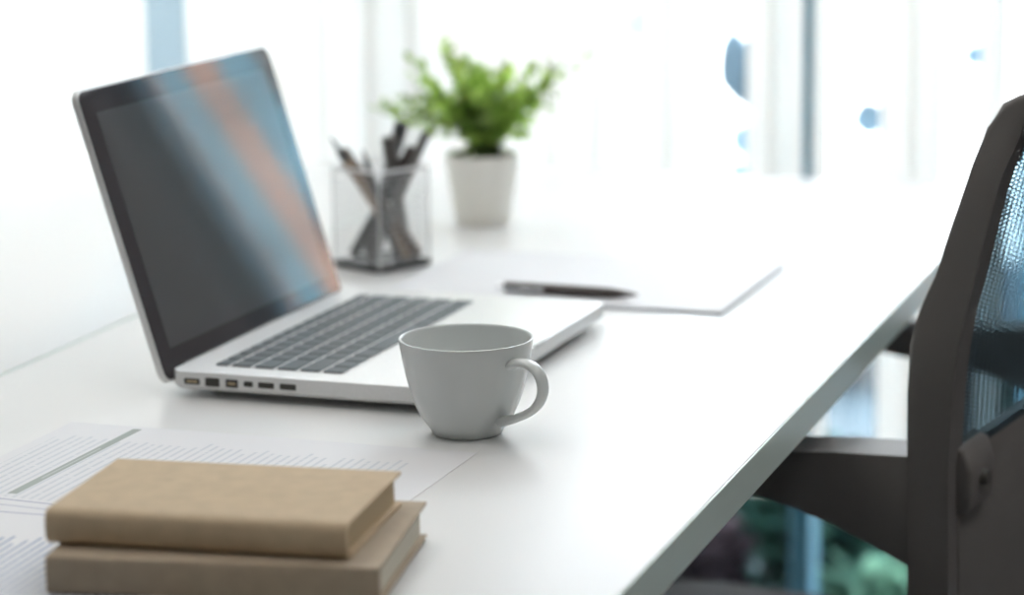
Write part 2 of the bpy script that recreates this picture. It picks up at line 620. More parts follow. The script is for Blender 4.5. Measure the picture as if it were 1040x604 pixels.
shrub('low blue-green shrub close outside the glass under the armrest', 0.385, 3.66, 0.10, 0.24, M['shrub'], 420, 1)
shrub('small pale green shrub lowest behind the armrest', 0.475, 3.40, 0.055, 0.13, M['shrub3'], 160, 8)
shrub('dark plum-leaved shrub beside the blue-green one under the armrest', 0.20, 3.43, 0.09, 0.22, M['shrub2'], 360, 2)
shrub('wider green shrub at the edge of the terrace', 0.80, 3.98, 0.15, 0.26, M['shrub'], 420, 3)
shrub('small round shrub standing apart on the terrace paving', 0.66, 5.15, 0.09, 0.20, M['shrub'], 260, 4)

# gum tree with blue-grey leaves, glimpsed in the gaps of the blind
gt = thing('gum_tree', 'young gum tree with long blue-grey leaves outside, glimpsed through gaps in the blind', 'tree', (0.375, 3.86, -0.01), 0.3)
g = random.Random(11)
bm = bmesh.new()
tube(bm, [(0, 0, 0), (0.02, 0.0, 0.5), (-0.02, 0.03, 1.0), (0.02, 0.02, 1.6), (0.05, 0.05, 2.3)], [0.016, 0.014, 0.011, 0.008, 0.004], 8)
lf = bmesh.new()
gi = gt.matrix_basis.inverted()
gt_m = Matrix.Translation((0.375, 3.86, -0.01)) @ Matrix.Rotation(0.3, 4, 'Z')
gi = gt_m.inverted()


def gum_leaf(x, y, z, L, Wd, d):
    b = gi @ Vector((x, y, z))
    dd = gi.to_3x3() @ Vector(d)
    leaf_quad(lf, b, dd, dd.cross(Vector((0.1, 1, 0.1))), L, Wd, 0.1)
    q = Vector((0.0, 0.0, max(0.3, b.z + 0.03)))
    tube(bm, [q, (q + b) / 2 + Vector((0, 0, 0.012)), b], [0.0022, 0.0012, 0.0006], 5)


# each clump of leaves hangs at the end of a thin branch
def at(px, py, y):
    k = (px - 520) / FPX
    ang = PITCH + math.atan((py - 302 - ROLL * -(px - 520) * 0) / FPX)
    return k * y, y, T + 0.44753 - y * math.tan(ang)


for px, py, y, L, Wd, d in ((746, 28, 3.72, .085, .034, (.12, 0, -1)), (741, 48, 3.72, .07, .036, (.35, 0, -1)), (752, 60, 3.70, .06, .03, (.2, 0, -1)),
                            (744, 138, 3.72, .04, .034, (.8, 0, -.3)), (744, 168, 3.74, .05, .034, (.6, 0, -.6)), (868, 128, 3.6, .040, .034, (1, 0, .2)),
                            (979, 60, 3.6, .034, .024, (1, 0, -.1)), (640, 4, 3.7, .045, .018, (.3, 0, -1)), (925, 150, 3.7, .03, .02, (.7, 0, -.4))):
    x, yy, z = at(px, py, y)
    gum_leaf(x, yy, z, L * 1.25, Wd * 1.6, d)
link_mesh('trunk', bm, M['bark'], gt)
link_mesh('foliage', lf, M['gum'], gt)

# ------------------------------------------------------------------ desks
ES, ET = st(0.0568, 1.4213)          # a point on the right-hand edge
DT0, DT1 = 1.12, 2.8367
TH = 0.026


def desk(name_label, s0, s1, band_right):
    dk = thing('desk', name_label, 'desk', (0, 0, 0), -YAW, 'white office desks')
    p = NV * ((s0 + s1) / 2) + TV * ((DT0 + DT1) / 2)
    dk.location = (p.x, p.y, 0)
    hs_, ht = (s1 - s0) / 2, (DT1 - DT0) / 2
    bm = bmesh.new(); box(bm, -hs_, hs_ - 0.0015, -ht, ht, T - TH, T, 0.0012, 2)
    link_mesh('tabletop', bm, M['desk'], dk)
    bm = bmesh.new(); box(bm, hs_ - 0.0015, hs_, -ht, ht, T - TH, T - 0.0004, 0.0004, 1)
    e = link_mesh('edge_band', bm, M['edge'], dk)
    e['label'] = 'edge strip with green garden bounce light in its colour'
    for a in (-1, 1):
        for b in (-1, 1):
            lx, ly = a * (hs_ - 0.04), b * (ht - 0.05)
            bm = bmesh.new(); box(bm, lx - 0.014, lx + 0.014, ly - 0.02, ly + 0.02, 0.0, T - TH, 0.002, 1)
            link_mesh('leg', bm, M['steel'], dk)
    for b in (-1, 1):
        bm = bmesh.new(); box(bm, -hs_ + 0.054, hs_ - 0.054, b * (ht - 0.05) - 0.01, b * (ht - 0.05) + 0.01, T - TH - 0.03, T - TH)
        link_mesh('cross_bar', bm, M['steel'], dk)
    return dk


SEAM = -0.54485 - st(0, 1.4)[0] * 0      # across-offset of the joint measured from (0, 1.4)
seam_s = st(0, 1.4)[0] - 0.54485
desk('white desk carrying the open laptop, the cup and the books', seam_s + 0.0009, ES, True)
desk('bare white desk pushed up behind the laptop, beyond the joint', seam_s - 0.0009 - 0.70, seam_s - 0.0009, False)

# ------------------------------------------------------------------ laptop
lap = thing('laptop', 'open silver aluminium laptop with black keys and dark reflecting screen', 'laptop', (-0.24864, 1.90502, T), -0.34441)
BX0, BX1, BW = 0.0035, 0.2275, 0.325
ZB = 0.0195
bm = bmesh.new()
lv = [(0.0045, 0.012), (0.0052, 0.006), (0.0068, 0.0018), (0.0090, 0.0), (0.0188, 0.0), (0.0193, 0.0003), (ZB, 0.0009)]
loft(bm, [[(x, y, z) for x, y in rrect(BX0 + i, BX1 - i, 0 + i, BW - i, max(0.0105 - i * 0.3, 0.004), 8)] for z, i in lv])
link_mesh('base', bm, M['alu'], lap, 25)
for fx, fy in ((0.03, 0.03), (0.2, 0.03), (0.03, 0.295), (0.2, 0.295)):
    bm = bmesh.new()
    bmesh.ops.create_cone(bm, cap_ends=True, segments=20, radius1=0.006, radius2=0.007, depth=0.005, matrix=Matrix.Translation((fx, fy, 0.0025)))
    link_mesh('foot_pad', bm, M['rubber'], lap)
# keys
kb = link_mesh('keyboard', (lambda b: (box(b, 0.0285, 0.1300, 0.0218, 0.2925, ZB + 0.00005, ZB + 0.00025), b)[1])(bmesh.new()), M['alu'], lap)
rows = [[1.0357] * 14, [1] * 13 + [1.5], [1.5] + [1] * 13, [1.8] + [1] * 11 + [1.7], [2.3] + [1] * 10 + [2.2],
        [1, 1, 1, 1.25, 5, 1.25, 1, 1, 1, 1]]
rp = [0.0125] + [0.0178] * 5
kx = 0.0290
UW = 0.2707 / 14.5
GAP = 0.0031


def keybm(wx, wy):
    b = bmesh.new()
    loft(b, [[(x, y, z) for x, y in rrect(-wx / 2 + i, wx / 2 - i, -wy / 2 + i, wy / 2 - i, 0.0013, 3)] for z, i in ((0, 0), (0.0009, 0), (0.0012, 0.0004))])
    return b


cache = {}
for ri, rw in enumerate(rows):
    ky = 0.0218
    for wu in rw:
        wy = wu * UW
        keyid = (round(wy, 5), rp[ri])
        if keyid not in cache:
            ko = link_mesh('key', keybm(rp[ri] - GAP, wy - GAP), M['key'], kb, 20)
            cache[keyid] = ko
        else:
            ko = cache[keyid].copy(); COL.objects.link(ko); ko.parent = kb
        ko.location = (kx + (rp[ri] - GAP) / 2, ky + wy / 2, ZB + 0.0002)
        ky += wy
    kx += rp[ri]
# trackpad, thumb notch
bm = bmesh.new()
loft(bm, [[(x, y, z) for x, y in rrect(0.138 + i, 0.2135 - i, 0.110 + i, 0.215 - i, 0.004, 4)] for z, i in ((ZB - 0.0005, 0), (ZB + 0.00025, 0), (ZB + 0.0003, 0.0005))])
link_mesh('trackpad', bm, M['alu'], lap, 15)
bm = bmesh.new()
loft(bm, [[(x, y, z) for x, y in rrect(0.2225, 0.2279, 0.1515, 0.1745, 0.0022, 4)] for z in (ZB - 0.0028, ZB + 0.0001)])
link_mesh('thumb_notch', bm, M['alu_shade'], lap)  # darker inlay: shade inside the scoop is put into its colour
# ports on the left side
for nm, a, b, z0, z1, inner in (('power_port', .0150, .0273, .0102, .0146, 1), ('network_port', .0316, .0428, .0096, .0160, 0), ('data_port', .0476, .0572, .0098, .0158, 1),
                                ('display_port', .0617, .0688, .0113, .0152, 0), ('usb_port', .0729, .0852, .0110, .0153, 0), ('usb_port', .0896, .1022, .0110, .0154, 0)):
    bm = bmesh.new()
    lo = rrect(a, b, z0, z1, 0.0008, 3)
    loft(bm, [[(x, -0.00015, z) for x, z in lo], [(x, 0.004, z) for x, z in lo]])
    po = link_mesh(nm, bm, M['port'], lap)
    if inner:
        bm = bmesh.new(); box(bm, a + 0.002, b - 0.002, -0.0003, 0.002, (z0 + z1) / 2 - 0.0008, (z0 + z1) / 2 + 0.0008)
        link_mesh('contact_strip', bm, M['pages_tan'], po)
# hinge
bm = bmesh.new(); tube(bm, [(0.0015, 0.030, 0.0135), (0.0015, 0.295, 0.0135)], 0.0052, 16)
link_mesh('hinge', bm, M['black'], lap)
# lid: local frame (h along the lid, w across, d behind the glass)
LA = 1.86797
LX, LZ = 0.00137, 0.00895
LH = 0.2180
hd = Vector((math.cos(LA), 0, math.sin(LA)))
fd = Vector((math.sin(LA), 0, -math.cos(LA)))


def lidp(h, wv, d):
    return Vector((LX - 0.001, 0, LZ)) + hd * h + Vector((0, wv, 0)) - fd * d


bm = bmesh.new()
lv = [(-0.0003, 0.0005), (0.0002, 0.0), (0.0040, 0.0), (0.0052, 0.0012), (0.0060, 0.006)]
loft(bm, [[lidp(h, y, d) for h, y in rrect(i, LH - i, i, BW - i, 0.0095 - i * 0.3, 8)] for d, i in lv])
lid = link_mesh('lid', bm, M['alu'], lap)
bm = bmesh.new()
loft(bm, [[lidp(h, y, d) for h, y in rrect(0.0012 + i, LH - 0.0018 - i, 0.0016 + i, BW - 0.0016 - i, 0.0085, 8)] for d, i in ((0.0, 0), (-0.0006, 0), (-0.0008, 0.0003))])
gl = link_mesh('screen_bezel', bm, M['bezel'], lid, 15)
bm = bmesh.new()
loft(bm, [[lidp(h, y, d) for h, y in rrect(0.0225, LH - 0.0185, 0.0200, BW - 0.0200, 0.0005, 2)] for d in (-0.0006, -0.00095)])
link_mesh('display_panel', bm, M['lcd'], lid, 15)

# ------------------------------------------------------------------ cup
cup = thing('coffee_cup', 'white china coffee cup standing on the desk in front of the laptop', 'cup', (-0.03113, 1.78785, T), 0)
outer = [(0.0215, 0.0000), (0.0232, 0.0004), (0.0240, 0.0016), (0.0246, 0.0034), (0.0275, 0.0072), (0.0315, 0.0130), (0.0352, 0.0210), (0.0382, 0.0300),
         (0.0408, 0.0400), (0.0430, 0.0510), (0.0445, 0.0600), (0.0452, 0.0645), (0.04515, 0.0656), (0.0444, 0.0659), (0.0437, 0.0655), (0.0432, 0.0640),
         (0.0425, 0.0595), (0.0405, 0.0490), (0.0382, 0.0390), (0.0350, 0.0280), (0.0300, 0.0170), (0.0225, 0.0085), (0.0120, 0.0052), (0.0, 0.0048)]
bm = bmesh.new()
lathe(bm, [(0.0, 0.0012), (0.0205, 0.0012)] + outer, 96)
bmesh.ops.remove_doubles(bm, verts=bm.verts, dist=1e-6)
link_mesh('bowl', bm, M['china'], cup, 60)
# handle: flat strap in a vertical plane turned towards the camera
HA = -0.77
hx = [(0.0400, 0.0520), (0.0470, 0.0548), (0.0560, 0.0555), (0.0640, 0.0530), (0.0690, 0.0475), (0.0705, 0.0400), (0.0680, 0.0325), (0.0625, 0.0262), (0.0550, 0.0215), (0.0470, 0.0178), (0.0395, 0.0150), (0.0330, 0.0130)]
bm = bmesh.new()
dr = Vector((math.cos(HA), math.sin(HA), 0))


def spline(p, n=5):
    out = []
    for i in range(len(p) - 1):
        p0, p1, p2, p3 = p[max(i - 1, 0)], p[i], p[i + 1], p[min(i + 2, len(p) - 1)]
        for k in range(n):
            u = k / n
            out.append(tuple(0.5 * (2 * b + (c - a) * u + (2 * a - 5 * b + 4 * c - d_) * u * u + (3 * b - a - 3 * c + d_) * u ** 3) for a, b, c, d_ in zip(p0, p1, p2, p3)))
    out.append(tuple(p[-1]))
    return out


hp = spline(hx)
nh = len(hp)
rad = []
for i in range(nh):
    u = i / (nh - 1)
    rad.append(0.0050 + 0.0022 * (abs(u - 0.5) * 2) ** 3)
side = Vector((-dr.y, dr.x, 0))
rows_ = []
for i, (r_, z_) in enumerate(hp):
    a = hp[max(i - 1, 0)]; b = hp[min(i + 1, nh - 1)]
    tx, tz = b[0] - a[0], b[1] - a[1]
    ln = math.hypot(tx, tz); tx /= ln; tz /= ln
    nrm = dr * (-tz) + Vector((0, 0, tx))
    c0 = dr * r_ + Vector((0, 0, z_))
    rows_.append([bm.verts.new(c0 + side * rad[i] * math.cos(2 * PI * k / 16) + nrm * rad[i] * 0.52 * math.sin(2 * PI * k / 16)) for k in range(16)])
for a, b in zip(rows_, rows_[1:]):
    for i in range(16):
        bm.faces.new((a[i], a[(i + 1) % 16], b[(i + 1) % 16], b[i]))
bm.faces.new(rows_[0]); bm.faces.new(rows_[-1])
link_mesh('handle', bm, M['china'], cup, 60)


# ------------------------------------------------------------------ papers
def sheet(name, label, cat, corner, yaw, wn, lt, z, m, thick=0.0003, group=None, curl=0.0):
    """sheet whose far right corner is `corner`, wn wide to the left, lt deep towards the viewer"""
    bm = bmesh.new()
    nx, ny = 10, 8
    tp = [[bm.verts.new((-wn + wn * i / nx, -lt + lt * j / ny, thick + curl * (max(0, 1 - i / 3)) ** 2)) for i in range(nx + 1)] for j in range(ny + 1)]
    bt = [[bm.verts.new(v.co - Vector((0, 0, thick))) for v in r] for r in tp]
    for j in range(ny):
        for i in range(nx):
            bm.faces.new((tp[j][i], tp[j][i + 1], tp[j + 1][i + 1], tp[j + 1][i]))
            bm.faces.new((bt[j][i], bt[j + 1][i], bt[j + 1][i + 1], bt[j][i + 1]))
    ring = [(0, i) for i in range(nx)] + [(j, nx) for j in range(ny)] + [(ny, i) for i in range(nx, 0, -1)] + [(j, 0) for j in range(ny, 0, -1)]
    for (a, b), (c, d) in zip(ring, ring[1:] + ring[:1]):
        bm.faces.new((tp[a][b], bt[a][b], bt[c][d], tp[c][d]))
    o = link_mesh(name, bm, m)
    o.location = (*corner, T + z)
    o.rotation_euler = (0, 0, -yaw)
    return tag(o, label, cat, group)


INK = (0.66, 0.68, 0.72)
BLUE = (0.36, 0.42, 0.55)
PA = paper_mat('printed_table_paper', (0.80, 0.80, 0.82), INK, 0.0062, -0.288, -0.03, -0.195, -0.012, 0.62,
               bands=((-0.2470, -0.2405, -0.178, -0.006, (0.36, 0.40, 0.38)), (-0.2444, -0.2432, -0.14, -0.06, (0.55, 0.57, 0.56))))
PB = paper_mat('printed_letter_paper', (0.80, 0.80, 0.82), BLUE, 0.0056, -0.205, -0.01, -0.25, -0.008, 0.66)
RULE = (0.30, 0.31, 0.45)
PC_ = paper_mat('ruled_paper', (0.80, 0.80, 0.82), INK, 0.0062, 5, 6, 5, 6, 0.5, bands=((-0.3, -0.004, -0.0058, -0.0044, RULE), (-0.3, -0.004, -0.0170, -0.0160, RULE)))
sheet('printed_sheet', 'printed table sheet with a green-grey band, lying flat with its corner by the cup', 'paper', (-0.0238, 1.7319), 0.3368, 0.297, 0.21, 0.0001, PA, group='printed papers')
sheet('printed_sheet', 'ruled sheet turned askew, lowest of the overlapping papers left of the books', 'paper', (-0.150, 1.566), 0.40, 0.21, 0.2, 0.0006, PC_, group='printed papers')
sheet('printed_sheet', 'middle sheet of the overlapping papers left of the books', 'paper', (-0.150, 1.5545), 0.30, 0.21, 0.2, 0.0012, PC_, group='printed papers')
sheet('printed_sheet', 'letter of blue-grey print, top of the overlapping papers left of the books', 'paper', (-0.150, 1.5430), 0.28, 0.21, 0.28, 0.0018, PB, group='printed papers')

# notepad with a pen
PADY = 0.336
pad = thing('notepad', 'blank white notepad lying between the laptop and the plant, under a pen', 'notepad', (0.1698, 2.168, T), -PADY)
bm = bmesh.new(); box(bm, -0.297, 0, 0, 0.2145, 0.0002, 0.0030)
link_mesh('page_stack', bm, M['paper'], pad)
bm = bmesh.new(); box(bm, -0.2975, 0.0005, -0.0004, 0.215, 0.0, 0.0008)
b_ = link_mesh('backing_board', bm, mat('blue_grey_board', (0.30, 0.36, 0.44), 0.7), pad)
b_['label'] = 'blue-grey card backing'


def ballpoint(name, label, cat, p0, p1, r, m, group=None, tip=True):
    """pen from the clip end p0 to the writing end p1"""
    p0, p1 = Vector(p0), Vector(p1)
    d = p1 - p0
    L = d.length
    o = thing(name, label, cat, p0, 0, group)
    o.rotation_mode = 'QUATERNION'
    o.rotation_quaternion = d.to_track_quat('X', 'Z')
    bm = bmesh.new()
    tube(bm, [(0.055 * L, 0, 0), (0.06 * L, 0, 0), (0.55 * L, 0, 0), (0.80 * L, 0, 0), (0.90 * L, 0, 0)], [r * 0.85, r * 0.96, r, r * 0.95, r * 0.72], 20)
    link_mesh('barrel', bm, m, o)
    bm = bmesh.new()
    tube(bm, [(0.90 * L, 0, 0), (0.97 * L, 0, 0), (L, 0, 0)], [r * 0.7, r * 0.35, r * 0.12], 16)
    link_mesh('tip', bm, m, o)
    bm = bmesh.new()
    tube(bm, [(0, 0, 0), (0.055 * L, 0, 0)], r * 0.5, 14)
    b = link_mesh('push_button', bm, M['chrome'], o)
    b['label'] = 'silver push button'
    return o


pen = ballpoint('ballpoint_pen', 'dark brown ballpoint pen with silver clip lying on the notepad', 'pen', (-0.0123, 2.2642, T + 0.0078), (0.1044, 2.2182, T + 0.0078), 0.0046, M['pen_dark'])
bm = bmesh.new()
box(bm, 0.009, 0.044, -0.0068, -0.0058, -0.0011, 0.0011, 0.0003, 1)
box(bm, 0.009, 0.012, -0.0063, -0.003, -0.0011, 0.0011)
cl = link_mesh('clip', bm, M['chrome'], pen)
cl['label'] = 'silver clip'


# ------------------------------------------------------------------ books
def book(name, label, loc, rotz, w_, dp, th, cov, pg, rnd, group):
    """spine along local x at y=0 facing the viewer, back edge at y=dp"""
    o = thing(name, label, 'book', loc, rotz, group)
    ct = 0.0016
    prof = []                                     # outline in (y, z): back-top edge -> spine -> back-bottom edge
    prof += [(dp, th), (rnd + 0.004, th)]
    n = 8
    for k in range(1, n):
        a = PI / 2 + PI * k / n
        prof.append((rnd + rnd * math.cos(a), th / 2 + th / 2 * (abs(math.sin(a)) ** 0.55) * (1 if math.sin(a) > 0 else -1)))
    prof += [(rnd + 0.004, 0), (dp, 0)]
    inner = [(dp, ct)] + [(rnd + 0.006, ct)]
    for k in range(1, n):
        a = 1.5 * PI - PI * k / n
        rr = rnd - 0.001
        inner.append((rnd + 0.002 + rr * math.cos(a) * 0.8, th / 2 + (th / 2 - ct) * (abs(math.sin(a)) ** 0.55) * (1 if math.sin(a) > 0 else -1)))
    inner += [(rnd + 0.006, th - ct), (dp, th - ct)]
    ring = prof + inner
    bm = bmesh.new()
    nseg = 12
    rows = []
    for i in range(nseg + 1):
        x = w_ * i / nseg
        rows.append([bm.verts.new((x, y, z)) for y, z in ring])
    m_ = len(ring)
    for a, b in zip(rows, rows[1:]):
        for i in range(m_):
            j = (i + 1) % m_
            bm.faces.new((a[i], a[j], b[j], b[i]))
    h = len(prof)
    for rw in (rows[0], rows[-1]):
        for i in range(h - 1):
            a, b, c, d = rw[i], rw[i + 1], rw[m_ - 2 - i], rw[m_ - 1 - i]
            bm.faces.new((a, b, c, d))
    link_mesh('cover', bm, cov, o, 50)
    bm = bmesh.new()
    box(bm, 0.0035, w_ - 0.0035, rnd + 0.003, dp - 0.003, ct + 0.0001, th - ct - 0.0001)
    pb = link_mesh('page_block', bm, pg, o)
    pb['label'] = 'pale page block'
    return o


bz = T + 0.0022
lb = book('notebook', 'flat-spined grey-brown book at the bottom of the stack', (-0.2556, 1.4285, bz), math.atan2(1.4037 - 1.4334, -0.0728 + 0.2556), 0.1855, 0.134, 0.0212, M['kraft2'], M['pages'], 0.0022, 'stacked books')
ub = book('notebook', 'smaller tan book with rounded spine lying on the grey-brown book', (-0.2585, 1.4495, bz + 0.0215), -0.222, 0.1725, 0.114, 0.0200, M['kraft'], M['pages_tan'], 0.0075, 'stacked books')

# ------------------------------------------------------------------ pen holder
HC_ = Vector((-0.1158, 2.4060, T))
hold = thing('pen_holder', 'square silver wire-mesh pen holder full of pens beside the laptop screen', 'pen holder', HC_, math.radians(45))
hs2, hh = 0.0300, 0.0895
bm = bmesh.new(); box(bm, -hs2, hs2, -hs2, hs2, 0.0, 0.004, 0.001, 1)
for q in ((-1, 0), (1, 0), (0, -1), (0, 1)):
    a = Vector((q[0] or -1, q[1] or -1, 0)) * hs2
    b = Vector((q[0] or 1, q[1] or 1, 0)) * hs2
    tube(bm, [(a.x, a.y, 0.004), (b.x, b.y, 0.004)], 0.0022, 8)
link_mesh('base', bm, M['wire_dark'], hold)
bm = bmesh.new()
for q in ((-1, 0), (1, 0), (0, -1), (0, 1)):
    a = Vector((q[0] or -1, q[1] or -1, 0)) * hs2
    b = Vector((q[0] or 1, q[1] or 1, 0)) * hs2
    tube(bm, [(a.x, a.y, hh), (b.x, b.y, hh)], 0.0014, 8)
link_mesh('rim', bm, M['wire'], hold)
bm = bmesh.new()
for a in (-1, 1):
    for b in (-1, 1):
        tube(bm, [(a * hs2, b * hs2, 0.002), (a * hs2, b * hs2, hh)], 0.0009, 8)
link_mesh('corner_wires', bm, M['wire'], hold)
for q in ((-1, 0), (1, 0), (0, -1), (0, 1)):
    bm = bmesh.new()
    nn = 12
    for k in range(1, nn):
        u = -hs2 + 2 * hs2 * k / nn
        if q[0]:
            box(bm, q[0] * hs2 - 0.00015, q[0] * hs2 + 0.00015, u - 0.00015, u + 0.00015, 0.003, hh)
        else:
            box(bm, u - 0.00015, u + 0.00015, q[1] * hs2 - 0.00015, q[1] * hs2 + 0.00015, 0.003, hh)
    for k in range(1, 17):
        z = hh * k / 17
        if q[0]:
            box(bm, q[0] * hs2 - 0.00015, q[0] * hs2 + 0.00015, -hs2, hs2, z - 0.00015, z + 0.0002)
        else:
            box(bm, -hs2, hs2, q[1] * hs2 - 0.00015, q[1] * hs2 + 0.00015, z - 0.00015, z + 0.0002)
    link_mesh('mesh_wall', bm, M['wire'], hold, 0)


def stick(label, cat, name, a, b, r, m, capm=None, flat=1.0, sharp=False):
    """pen or pencil standing in the holder, a = foot, b = top (world x, y, height above the desk)"""
    a = Vector((a[0], a[1], T + a[2])); b = Vector((b[0], b[1], T + b[2]))
    d = b - a
    L = d.length
    o = thing(name, label, cat, a, 0, 'pens in the holder')
    o.rotation_mode = 'QUATERNION'
    o.rotation_quaternion = d.to_track_quat('X', 'Z')
    bm = bmesh.new()
    e = 0.80 if (capm or sharp) else 0.985
    tube(bm, [(0, 0, 0), (0.01 * L, 0, 0), (e * L, 0, 0)] + ([] if (capm or sharp) else [(L, 0, 0)]), [r * 0.8, r, r] + ([] if (capm or sharp) else [r * 0.8]), 16, flat)
    link_mesh('barrel', bm, m, o)
    bm = bmesh.new()
    if sharp:
        tube(bm, [(e * L, 0, 0), (0.97 * L, 0, 0), (L, 0, 0)], [r, r * 0.35, r * 0.1], 14)
        link_mesh('point', bm, capm or m, o)
    elif capm:
        tube(bm, [(e * L, 0, 0), (0.985 * L, 0, 0), (L, 0, 0)], [r * 1.12, r * 1.12, r * 0.7], 16, flat)
        link_mesh('cap', bm, capm, o)
    return o


cy = 2.406
stick('tan pencil, leftmost of those standing in the wire holder', 'pencil', 'pencil', (-0.092, cy - 0.0132, 0.0085), (-0.1585, cy - 0.0115, 0.1185), 0.0036, M['pen_tan'], M['pen_black'], sharp=True)
stick('thick brown pencil leaning beside the tan pencil in the holder', 'pencil', 'pencil', (-0.084, cy - 0.0005, 0.0090), (-0.150, cy - 0.0005, 0.105), 0.0060, M['pen_brown'])
stick('thin black pen with its tip up between brown pencil and grey marker', 'pen', 'pen', (-0.100, cy - 0.022, 0.0075), (-0.130, cy - 0.021, 0.108), 0.0032, M['pen_black'], sharp=True)
stick('broad grey marker standing in the middle of the holder', 'marker', 'marker', (-0.096, cy + 0.0135, 0.0065), (-0.1085, cy + 0.016, 0.115), 0.0064, M['pen_grey'], M['pen_grey'])
stick('thick black marker with black cap, tallest in the holder', 'marker', 'marker', (-0.1285, cy + 0.0200, 0.0075), (-0.0965, cy + 0.0285, 0.126), 0.0056, M['pen_black'], M['pen_black'])
stick('dark capped pen leaning towards the plant in the holder', 'pen', 'pen', (-0.1415, cy + 0.0025, 0.0098), (-0.086, cy + 0.0075, 0.106), 0.0052, M['pen_black'], M['pen_dark'])
stick('slim grey pen leaning rightmost in the holder', 'pen', 'pen', (-0.125, cy - 0.025, 0.0075), (-0.0745, cy + 0.006, 0.1185), 0.0042, M['pen_grey'])

# ------------------------------------------------------------------ potted plant
PX, PY = -0.0275, 2.629
plant = thing('potted_plant', 'small leafy green plant in a white tapered pot at the back of the desk', 'plant', (PX, PY, T))
bm = bmesh.new()
lathe(bm, [(0.0, 0.0), (0.0256, 0.0), (0.0267, 0.0012), (0.0313, 0.030), (0.0346, 0.052), (0.0368, 0.0672), (0.0365, 0.0685), (0.0352, 0.0686), (0.0344, 0.066), (0.0326, 0.052), (0.0, 0.052)], 64)
bmesh.ops.remove_doubles(bm, verts=bm.verts, dist=1e-6)
link_mesh('pot', bm, M['pot'], plant)
g = random.Random(21)
bm = bmesh.new()
lathe(bm, [(0.0334, 0.0600), (0.020, 0.0625), (0.008, 0.064), (0.0, 0.0645)], 40)
bmesh.ops.remove_doubles(bm, verts=bm.verts, dist=1e-6)
for v in bm.verts:
    v.co.z += g.uniform(-0.0008, 0.0008)
link_mesh('soil', bm, M['soil'], plant)
stems = bmesh.new()
leaves = bmesh.new()
tips = [(-0.075, 0.121), (-0.090, 0.106), (-0.055, 0.112), (-0.085, 0.113), (-0.098, 0.112), (-0.066, 0.118), (-0.064, 0.155), (-0.060, 0.140), (-0.046, 0.137), (-0.031, 0.174), (-0.033, 0.160), (0.058, 0.149), (0.094, 0.156), (0.074, 0.150), (0.068, 0.121), (0.060, 0.132), (0.050, 0.120)]
for k in range(36):
    a = g.uniform(0, 2 * PI); q = math.sqrt(g.random())
    tips.append((-0.004 + 0.048 * q * math.cos(a), 0.128 + 0.030 * q * math.sin(a)))
for k in range(10):
    tips.append((g.uniform(-0.02, 0.045), g.uniform(0.092, 0.120)))
for i, (tx, tz) in enumerate(tips):
    ty = g.uniform(-0.045, 0.045) * (0.4 if i < 14 else 1)
    bx, by = g.uniform(-0.012, 0.014), g.uniform(-0.014, 0.014)
    p0 = Vector((bx + 0.004, by, 0.0625)); p3 = Vector((tx, ty, tz))
    p1 = p0 + Vector((0.1 * (tx - bx), 0.1 * ty, 0.40 * (tz - 0.0625)))
    p2 = p0.lerp(p3, 0.62) + Vector((0, 0, 0.006))
    path = spline([tuple(p0), tuple(p1), tuple(p2), tuple(p3)], 6)
    tube(stems, path, [0.0011 - 0.0008 * j / len(path) for j in range(len(path))], 6)
    nL = 9 if i < 14 else 11
    for j in range(nL):
        u = 0.32 + 0.68 * j / (nL - 1)
        f_ = u * (len(path) - 1)
        i0 = min(int(f_), len(path) - 2)
        b = Vector(path[i0]).lerp(Vector(path[i0 + 1]), f_ - i0)
        ax = (Vector(path[i0 + 1]) - Vector(path[i0])).normalized()
        for sg in ((1, -1) if j < nL - 1 else (1,)):
            sd = ax.cross(Vector((g.uniform(-1, 1), g.uniform(-1, 1), g.uniform(-1, 1)))).normalized()
            d = (ax * 0.6 + sd * sg + Vector((0, 0, g.uniform(-.2, .4)))) if j < nL - 1 else ax
            leaf_quad(leaves, b, d, d.cross(Vector((g.uniform(-1, 1), g.uniform(-1, 1), 1))), g.uniform(0.010, 0.0165), g.uniform(0.0075, 0.0115))
link_mesh('stems', stems, M['stem'], plant)
link_mesh('foliage', leaves, M['leaf'], plant)

# ------------------------------------------------------------------ office chair (local x points away from the desk, y along it, near side at y = 0)
PC = Vector((0.30, 1.88, 0))
ch = thing('office_chair', 'black office chair with net backrest tucked up to the right-hand desk edge', 'chair', PC, -YAW - 0.17)
CW = 0.52
left = [(.0521, .2147), (.0421, .209), (.0324, .1924), (.0227, .168), (.0144, .1422), (.0053, .114), (-.0031, .0856), (-.0111, .0676), (-.0178, .0495), (-.0222, .0336), (-.0225, -.0007), (-.022, -.0367), (-.0201, -.1491), (-.018, -.30)]
right = [(.0620, .2150), (.0650, .2080), (.0590, .1980), (.0505, .1849), (.0440, .1608), (.0390, .1434), (.0316, .1119), (.0254, .0837), (.019, .0589), (.0141, .0304), (.0112, .0018), (.0098, -.0341), (.0089, -.0557), (.0107, -.1458), (.014, -.30)]
poly = [(x, z + T) for x, z in left[::-1]] + [(.0585, .2168 + T)] + [(x, z + T) for x, z in right]
for y0 in (0.0, CW - 0.028):
    bm = bmesh.new(); prism_xz(bm, poly, y0, y0 + 0.028, 0.004, 3)
    link_mesh('side_frame', bm, M['chair'], ch, 50)
bm = bmesh.new()
tube(bm, [(0.058, 0.01, T + 0.203), (0.062, CW * 0.25, T + 0.207), (0.064, CW / 2, T + 0.208), (0.062, CW * 0.75, T + 0.207), (0.058, CW - 0.01, T + 0.203)], 0.010, 14)
link_mesh('top_rail', bm, M['chair'], ch)
